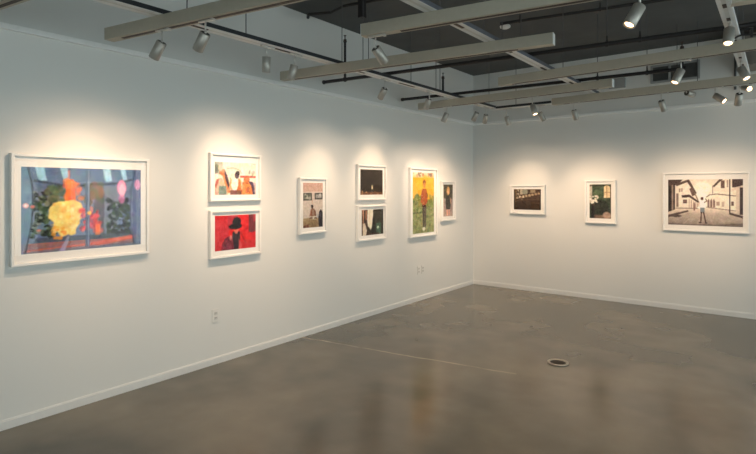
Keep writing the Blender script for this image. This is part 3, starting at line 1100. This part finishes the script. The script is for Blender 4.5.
# ------------------------------------------------------------------ spotlights
HL, HR = 0.128, 0.034
bm = bmesh.new()
lathe(bm, [(0, 0.001), (HR * 0.86, 0.0), (HR, 0.003), (HR, HL - 0.002), (HR - 0.002, HL), (HR - 0.005, HL),
           (HR - 0.007, HL - 0.012), (0, HL - 0.012)], 32, [1, 0, 0, 0, 0, 0, 1])
tmp = link('housing', bm, [M['silver'], M['inner']], None)
for p in tmp.data.polygons:
    p.use_smooth = abs(p.normal.z) < 0.5
ME_HOUSING = tmp.data
bpy.data.objects.remove(tmp)
bm = bmesh.new()
lathe(bm, [(0, 0.0), (HR - 0.009, 0.0), (HR - 0.010, 0.004), (0.012, 0.006), (0, 0.006)], 24)
tmp = link('lens', bm, M['lens'], None)
ME_LENS = tmp.data
bpy.data.objects.remove(tmp)

WARM = (1.0, 0.69, 0.44)
LAMP_W = 42.0
SPILL_W = 25.0


def spotlight(label, ln, z_under, top, bot, far=True, aim=None, watt=1.0, cone=56, group='track spotlights under the ceiling'):
    T = over_line(*top, *ln)
    if z_under - T.z < 0.03:
        T.z = z_under - 0.03
    # axis from the two ends seen in the photograph and the known length
    r = sight(*bot)
    o = T - EYE_P
    rr, ro = r.dot(r), r.dot(o)
    disc = ro * ro - rr * (o.dot(o) - HL * HL)
    root = math.sqrt(disc) if disc > 0 else 0.0
    t1 = (ro + (root if far else -root)) / rr
    axis = (r * t1 - o).normalized()
    ang = math.atan2(ln[1][1] - ln[0][1], ln[1][0] - ln[0][0])
    t = thing('track_spotlight', (T.x, T.y, z_under), label, 'spotlight', group)
    bm = bmesh.new()
    box(bm, (-0.055, -0.012, -0.012), (0.075, 0.012, -0.001), bevel=0.002)
    box(bm, (0.06, -0.015, -0.016), (0.078, 0.015, -0.001), bevel=0.002)
    ad = link('adapter', bm, M['stem'], t)
    ad.rotation_euler = (0, 0, ang)
    drop = z_under - T.z
    bm = bmesh.new()
    top_at = axis * 0.006
    tube(bm, (0, 0, -0.012), (0, 0, -max(drop - 0.012, 0.014)), 0.006, 10)
    bmesh.ops.create_uvsphere(bm, u_segments=12, v_segments=8, radius=0.009,
                              matrix=Matrix.Translation((0, 0, -drop + 0.004)))
    link('stem', bm, M['stem'], t, smooth=True)
    q = axis.to_track_quat('Z', 'Y')
    h = bpy.data.objects.new('housing', ME_HOUSING)
    C.objects.link(h)
    h.parent = t
    h.location = (0, 0, -drop)
    h.rotation_euler = q.to_euler()
    le = bpy.data.objects.new('lens', ME_LENS)
    C.objects.link(le)
    le.parent = h
    le.location = (0, 0, HL - 0.012)
    ld = bpy.data.lights.new('lamp', 'SPOT')
    ld.energy = LAMP_W * watt
    ld.color = WARM
    ld.spot_size = math.radians(cone)
    ld.spot_blend = 1.0
    ld.shadow_soft_size = 0.011
    lo = bpy.data.objects.new('lamp', ld)
    C.objects.link(lo)
    lo.parent = t
    p = Vector((0, 0, -drop)) + axis * (HL + 0.03)
    lo.location = p
    l2 = bpy.data.lights.new('lamp_spill', 'SPOT')
    l2.energy = SPILL_W * min(watt, 1.0)
    l2.color = (1.0, 0.75, 0.54)
    l2.spot_size = math.radians(125)
    l2.spot_blend = 1.0
    l2.shadow_soft_size = 0.014
    lo2 = bpy.data.objects.new('lamp_spill', l2)
    C.objects.link(lo2)
    lo2.parent = t
    lo2.location = p
    d = axis if aim is None else (Vector(aim) - (Vector((T.x, T.y, z_under)) + p))
    lo.rotation_euler = d.normalized().to_track_quat('-Z', 'Y').to_euler()
    lo2.rotation_euler = (d.normalized() + Vector((0, 0, -0.8))).to_track_quat('-Z', 'Y').to_euler()
    return t


Lp = lambda px, py: on_left(px, py)
Bp = lambda px, py: on_back(px, py)
S = spotlight
S('silver spotlight nearest the left end of the closest left beam', B1, ZB, (162, 42), (153.5, 58.5), aim=Lp(58, 213), watt=0.7, cone=62)
S('silver spotlight second from the left, on the closest left beam', B1, ZB, (205.5, 33), (197.5, 50.5), aim=Lp(112, 213), watt=0.7, cone=62)
S('silver spotlight hanging plumb from the left wall channel', CH1, ZT, (266.5, 56.5), (266, 73), aim=Lp(234, 189))
S('silver spotlight hung before the left end of the middle beam', CH1, ZT, (294.5, 65), (290.5, 79.5), aim=Lp(238, 235), watt=0.8)
S('silver spotlight angled down to the right under the top centre beam', B3, ZB, (375.5, 48), (385, 62.5), aim=Lp(374, 228), watt=1.5, cone=30)
S('small spotlight tilted left on the wall channel beyond the middle beam', CH1, ZT, (385, 88.5), (380, 98.5), aim=Lp(313, 203))
S('small spotlight seen against the left end of the far left beam', CH1, ZT, (429.3, 99), (425.5, 108.5), aim=Lp(371, 189))
S('small spotlight tilted left below the far left beam', B5, ZB, (447, 113), (442.5, 123), aim=Lp(424, 203), watt=1.1)
S('left of two small spotlights close together by the room corner', CH1, ZT, (477, 112.5), (473.3, 120.5), aim=Lp(449, 205), watt=0.9)
S('right of two small spotlights close together by the room corner', CH1, ZT, (486, 114.8), (484.5, 123), aim=Lp(430, 228), watt=0.6)
S('small spotlight on the short channel just right of the corner', CHT, ZT, (506.5, 116.5), (508.8, 125), aim=Bp(526, 203))
S('spotlight with a lit face under the right half of the far left beam', B5, ZB, (532.4, 105), (535.5, 114.5), far=False, watt=0.6)
S('thin looking spotlight just behind the lit one, on the back channel', CHT, ZT, (539.8, 112.5), (544, 120.5), aim=Bp(590, 218), watt=0.6)
S('small spotlight alone under the left end of the back beam', B6, ZB, (574, 110), (576.3, 119.6), aim=Bp(600, 203))
S('large lit spotlight hanging at top right before the dark ceiling', B3, ZB, (639.7, 6), (628.6, 25.5), far=False, watt=0.8)
S('lit spotlight on the right hand channel above the crossing beam', CH3, ZT, (729.5, 29), (728, 44), far=False, watt=0.8)
S('lit spotlight in front of the grey wall vent', B4, ZB, (681, 70), (674.5, 83), far=False, watt=0.8)
S('lit spotlight on the right hand channel below the crossing beam', CH3, ZT, (740.7, 68), (747, 78.8), far=False, watt=0.8)
S('small spotlight under the middle of the back beam, right of the vent', B6, ZB, (661.3, 100.6), (664.4, 111), aim=Bp(684, 208), watt=0.9, cone=58)
S('spotlight turned sideways to the right with its lit end showing', B6, ZB, (715, 95.5), (724.8, 101.3), far=False, watt=0.2)
S('small plumb spotlight at the right end of the back beam', B6, ZB, (739.6, 93.6), (737.8, 105), aim=Bp(728, 208), watt=0.9, cone=58)

S('small dark spotlight end peeking out behind the back beam, right of the vent', CHT, ZT, (686.5, 91), (693.5, 94.6), far=True, watt=0.04)
S('lowest lit spotlight at the right edge, just under the back beam', CHT, ZT, (743.5, 82.8), (750, 89), far=False, watt=0.04)

# ------------------------------------------------------------------ sprinkler pipes, conduits, fittings
ZP = 2.885


def pipe_thing(label, a, b, z, r, risers=(), hangers=(), droppers=()):
    a, b = Vector((*a, z)), Vector((*b, z))
    t = thing('sprinkler_pipe', a, label, 'pipe', 'black sprinkler pipes')
    ln = ((a.x, a.y), (b.x, b.y))
    bm = bmesh.new()
    tube(bm, Vector(), b - a, r, 16)
    for k in (0.0, 1.0):
        c = (b - a) * k
        d = (b - a).normalized()
        tube(bm, c - d * 0.015, c + d * 0.015, r * 1.25, 16)
    link('pipe_run', bm, M['pipe'], t, smooth=False)
    for px, py in risers:
        p = over_line(px, py, *ln)
        q = Vector((p.x, p.y, z)) - a
        top = Vector((p.x, p.y, min(p.z, CZ - 0.02))) - a
        bm = bmesh.new()
        tube(bm, q, top - Vector((0, 0, 0.05)), 0.014, 12)
        bmesh.ops.create_uvsphere(bm, u_segments=14, v_segments=8, radius=r * 1.5, matrix=Matrix.Translation(q))
        rs = link('riser', bm, M['pipe'], t)
        bm = bmesh.new()
        tube(bm, top - Vector((0, 0, 0.075)), top - Vector((0, 0, 0.045)), 0.022, 12, 0.017)
        tube(bm, top - Vector((0, 0, 0.045)), top - Vector((0, 0, 0.004)), 0.006, 8)
        tube(bm, top - Vector((0, 0, 0.004)), top, 0.017, 12)
        link('sprinkler_head', bm, M['slot'], rs)
    for px in hangers:
        p = over_line(px, 60, *ln)
        q = Vector((p.x, p.y, z)) - a
        bm = bmesh.new()
        tube(bm, q + Vector((0, 0, r)), Vector((q.x, q.y, CZ - z)), 0.004, 8)
        h = link('hanger_rod', bm, M['rod'], t)
        bm = bmesh.new()
        d = (b - a).normalized()
        tube(bm, q - d * 0.012, q + d * 0.012, r * 1.3, 14)
        tube(bm, q, q + Vector((0, 0, 0.07)), 0.010, 8, 0.006)
        link('clamp', bm, M['pipe'], h)
    return t


p0, p1 = on_level(323.5, 82.3, ZP), on_level(756, 24, ZP)
d = (p1 - p0).normalized()
p2 = p0 + d * 6.5
PIPE2 = ((p0.x, p0.y), (p2.x, p2.y))
LONG = pipe_thing('long black pipe passing behind the middle beam, reaching the right edge', *PIPE2, ZP, 0.019,
           risers=((345, 35.5),), hangers=(607, 640))
p0, p1 = on_level(402.5, 99.6, ZP), on_level(684, 68.6, ZP)
pipe_thing('black pipe near the back wall, ending before the grey vent', (p0.x, p0.y), (p1.x, p1.y), ZP, 0.019,
           risers=((443, 73), (682, 42)), hangers=(597.5, 647))
p0, p1 = on_level(502, 23.5, 3.53), on_level(630, 4.8, 3.53)
d = (p1 - p0).normalized()
p1 = p0 + d * 4.2
pipe_thing('thin black pipe fixed against the dark ceiling by the white detector', (p0.x, p0.y), (p1.x, p1.y), 3.53, 0.017,
           hangers=(520, 600))

# duct and conduits up at the left of the dark ceiling
zc = 3.54
bm = bmesh.new()
pts = [on_level(308, 17.5, zc - 0.10), on_level(308.3, 14.5, zc), on_level(331, 12.5, zc), on_level(344, 6, zc), on_level(372, 1, zc), on_level(400, -4, zc)]
o0 = pts[0].copy()
path_tube(bm, [p - o0 for p in pts], 0.016)
o = link('ceiling_conduit', bm, M['pipe'])
o.location = o0
tag(o, 'bent black conduit with a hooked end under the ceiling at the left', 'conduit')
bm = bmesh.new()
a, b = Vector((-2.98, FY + 0.2, 3.585)), Vector((-2.98, BY - 0.4, 3.585))
tube(bm, Vector(), b - a, 0.014, 12)
o = link('ceiling_conduit', bm, M['pipe'])
o.location = a
tag(o, 'straight black conduit on the ceiling running beside the left wall', 'conduit')
# hanging black strap beyond the top centre beam
p = on_level(362, 3, 3.52)
t = thing('ceiling_bracket', p, 'black drop bracket under the ceiling left of the top centre beam', 'bracket')
bm = bmesh.new()
box(bm, (-0.03, -0.03, -0.15), (0.03, 0.03, CZ - p.z), bevel=0.003)
link('post', bm, M['pipe'], t)
bm = bmesh.new()
box(bm, (-0.05, -0.05, CZ - p.z - 0.012), (0.05, 0.05, CZ - p.z))
link('plate', bm, M['pipe'], t)

# smoke detector
p = on_level(505.2, 26.3, CZ - 0.03)
t = thing('smoke_detector', (p.x, p.y, CZ), 'round white smoke detector on the dark ceiling', 'smoke detector')
bm = bmesh.new()
lathe(bm, [(0, 0), (0.05, 0), (0.052, -0.012), (0.045, -0.02), (0, -0.02)], 28)
link('base', bm, M['inner'], t)
bm = bmesh.new()
lathe(bm, [(0, -0.02), (0.055, -0.02), (0.062, -0.028), (0.06, -0.045), (0.04, -0.056), (0, -0.058)], 28)
link('cover', bm, M['white'], t, smooth=True)

# wall vents high on the back wall
def vent(label, x0, x1, z0, z1, mull):
    t = thing('wall_vent', ((x0 + x1) / 2, BY, (z0 + z1) / 2), label, 'vent')
    w, h = (x1 - x0) / 2, (z1 - z0) / 2
    bm = bmesh.new()
    f = 0.028
    box(bm, (-w, -0.03, -h), (w, 0, -h + f))
    box(bm, (-w, -0.03, h - f), (w, 0, h))
    box(bm, (-w, -0.03, -h + f), (-w + f, 0, h - f))
    box(bm, (w - f, -0.03, -h + f), (w, 0, h - f))
    link('vent_frame', bm, M['vent'], t)
    bm = bmesh.new()
    n = 9
    for i in range(n):
        z = -h + f + (i + 0.5) * (2 * h - 2 * f) / n
        for p in ((-w + f, z), ):
            v = [bm.verts.new(q) for q in ((-w + f, -0.024, z - 0.012), (w - f, -0.024, z - 0.012), (w - f, -0.004, z + 0.012), (-w + f, -0.004, z + 0.012))]
            bm.faces.new(v)
    box(bm, (-w + f, -0.003, -h + f), (w - f, 0, h - f))
    link('louvre', bm, M['louvre'], t)
    if mull is not None:
        bm = bmesh.new()
        box(bm, (mull - 0.014, -0.028, -h + f), (mull + 0.014, -0.002, h - f))
        link('mullion', bm, M['vent'], t)


vent('wide dark louvred vent high on the back wall', -1.426, -0.838, 3.115, 3.365, -0.06)
t = thing('wall_box', (-1.86, BY, 3.165), 'small grey box on the back wall beside a beam end', 'box')
bm = bmesh.new()
box(bm, (-0.11, -0.05, -0.06), (0.11, 0, 0.08), bevel=0.004)
link('box_body', bm, M['vent'], t)
bm = bmesh.new()
box(bm, (-0.10, -0.056, -0.05), (0.10, -0.05, 0.07), bevel=0.002)
link('cover', bm, M['vent'], t)

# conduit drop and brown duct at the right of the back wall
bm = bmesh.new()
tube(bm, (0, 0, 0), (0, 0, CZ - 2.92), 0.013, 12)
o = link('wall_conduit', bm, M['rod'])
o.location = (-0.452, BY - 0.016, 2.92)
tag(o, 'thin upright grey conduit high on the back wall, right of the vent', 'conduit')
t = thing('air_duct', (-0.33, BY - 0.56, 3.12), 'brown grey boxed air duct high at the right edge', 'duct')
bm = bmesh.new()
box(bm, (0, 0, 0), (2.2, 0.5, 0.36), bevel=0.006)
link('duct_body', bm, M['duct'], t)
for k in range(3):
    bm = bmesh.new()
    box(bm, (0.05 + k * 1.0, -0.012, -0.012), (0.08 + k * 1.0, 0.0, CZ - 3.12))
    link('hanger_strap', bm, M['duct'], t)
# black bracket loop and cable by the right hand channel
z0 = ZP
q = [over_line(739.5, 28.6, *PIPE2), over_line(751.5, 27.8, *PIPE2), over_line(751.5, 36, *PIPE2)]
q = [Vector((p.x, p.y + 0.03, p.z)) for p in q]
bm = bmesh.new()
path_tube(bm, [p - LONG.location for p in q], 0.009, 8)
link('bracket', bm, M['pipe'], LONG)
bm = bmesh.new()
q = [over_line(x, y, *PIPE2) for x, y in ((735, 40), (738, 38), (742, 36.6), (748, 36.2), (756, 36.3), (775, 36.5))]
q = [Vector((p.x, p.y - 0.05, p.z)) for p in q]
bpy.context.view_layer.update()
inv = CH3_T.matrix_world.inverted()
path_tube(bm, [inv @ p for p in q], 0.007, 8)
link('power_cable', bm, M['pipe'], CH3_T)


# ------------------------------------------------------------------ outlets, drain
def outlet(label, y, z, w=0.07, h=0.115, duplex=True):
    t = thing('wall_outlet', (LX, y, z), label, 'outlet', 'wall plates low on the left wall', PI / 2)
    bm = bmesh.new()
    box(bm, (-w / 2, -0.007, -h / 2), (w / 2, 0, h / 2), bevel=0.002)
    link('plate', bm, M['plate'], t)
    for s in (-1, 1):
        bm = bmesh.new()
        box(bm, (-0.017, -0.010, s * 0.022 - 0.014), (0.017, -0.006, s * 0.022 + 0.014), bevel=0.002)
        so = link('socket', bm, M['socket'], t)
        bm = bmesh.new()
        for dx in (-0.007, 0.007):
            box(bm, (dx - 0.0015, -0.0104, s * 0.022 - 0.002), (dx + 0.0015, -0.0096, s * 0.022 + 0.008))
        link('slot', bm, M['inner'], so)


outlet('white wall outlet under the gap after the largest photograph', 2.878, 0.455, 0.078, 0.125)
outlet('left one of two outlets side by side toward the corner', 6.332, 0.450, 0.066, 0.12)
outlet('right one of two outlets side by side toward the corner', 6.440, 0.450, 0.066, 0.12)

p = on_level(558, 363, 0)
t = thing('floor_drain', (p.x, p.y, 0), 'round metal floor drain with a dark centre in the concrete', 'floor drain')
bm = bmesh.new()
lathe(bm, [(0.070, 0.001), (0.098, 0.001), (0.097, 0.009), (0.088, 0.013), (0.074, 0.010), (0.070, 0.001)], 40)
link('ring', bm, M['brass'], t, smooth=True)
bm = bmesh.new()
lathe(bm, [(0, 0.005), (0.071, 0.005), (0.071, 0.001), (0, 0.001)], 32)
gr = link('grate', bm, M['grate'], t)
bm = bmesh.new()
for k in range(-2, 3):
    hw = math.sqrt(max(0.062 ** 2 - (k * 0.024) ** 2, 0.0001))
    box(bm, (-hw, k * 0.024 - 0.004, 0.0045), (hw, k * 0.024 + 0.004, 0.007))
link('bar', bm, M['grate'], gr)

# ------------------------------------------------------------------ light, camera
w = bpy.data.worlds.new('sky')
scene.world = w
w.use_nodes = True
bg = w.node_tree.nodes['Background']
bg.inputs['Color'].default_value = (0.86, 0.99, 1.0, 1)
bg.inputs['Strength'].default_value = 2.95

cam = bpy.data.cameras.new('camera')
cam.sensor_fit = 'HORIZONTAL'
cam.sensor_width = 36.0
cam.lens = 36.0 * FPX / 756.0
cam.shift_y = -(227.0 - HORIZON) / 756.0
co = bpy.data.objects.new('camera', cam)
C.objects.link(co)
co.location = (0, 0, EYE)
co.rotation_euler = (PI / 2, 0, YAW)
scene.camera = co

scene.view_settings.view_transform = 'Standard'
scene.view_settings.look = 'None'
scene.view_settings.exposure = 0.2
scene.view_settings.gamma = 1.0
scene.view_settings.use_curve_mapping = False
try:
    scene.cycles.use_denoising = True
    scene.cycles.max_bounces = 8
    scene.cycles.diffuse_bounces = 5
    scene.cycles.transparent_max_bounces = 12
    scene.cycles.caustics_reflective = False
    scene.cycles.caustics_refractive = False
    scene.cycles.sample_clamp_indirect = 4.0
except Exception:
    pass
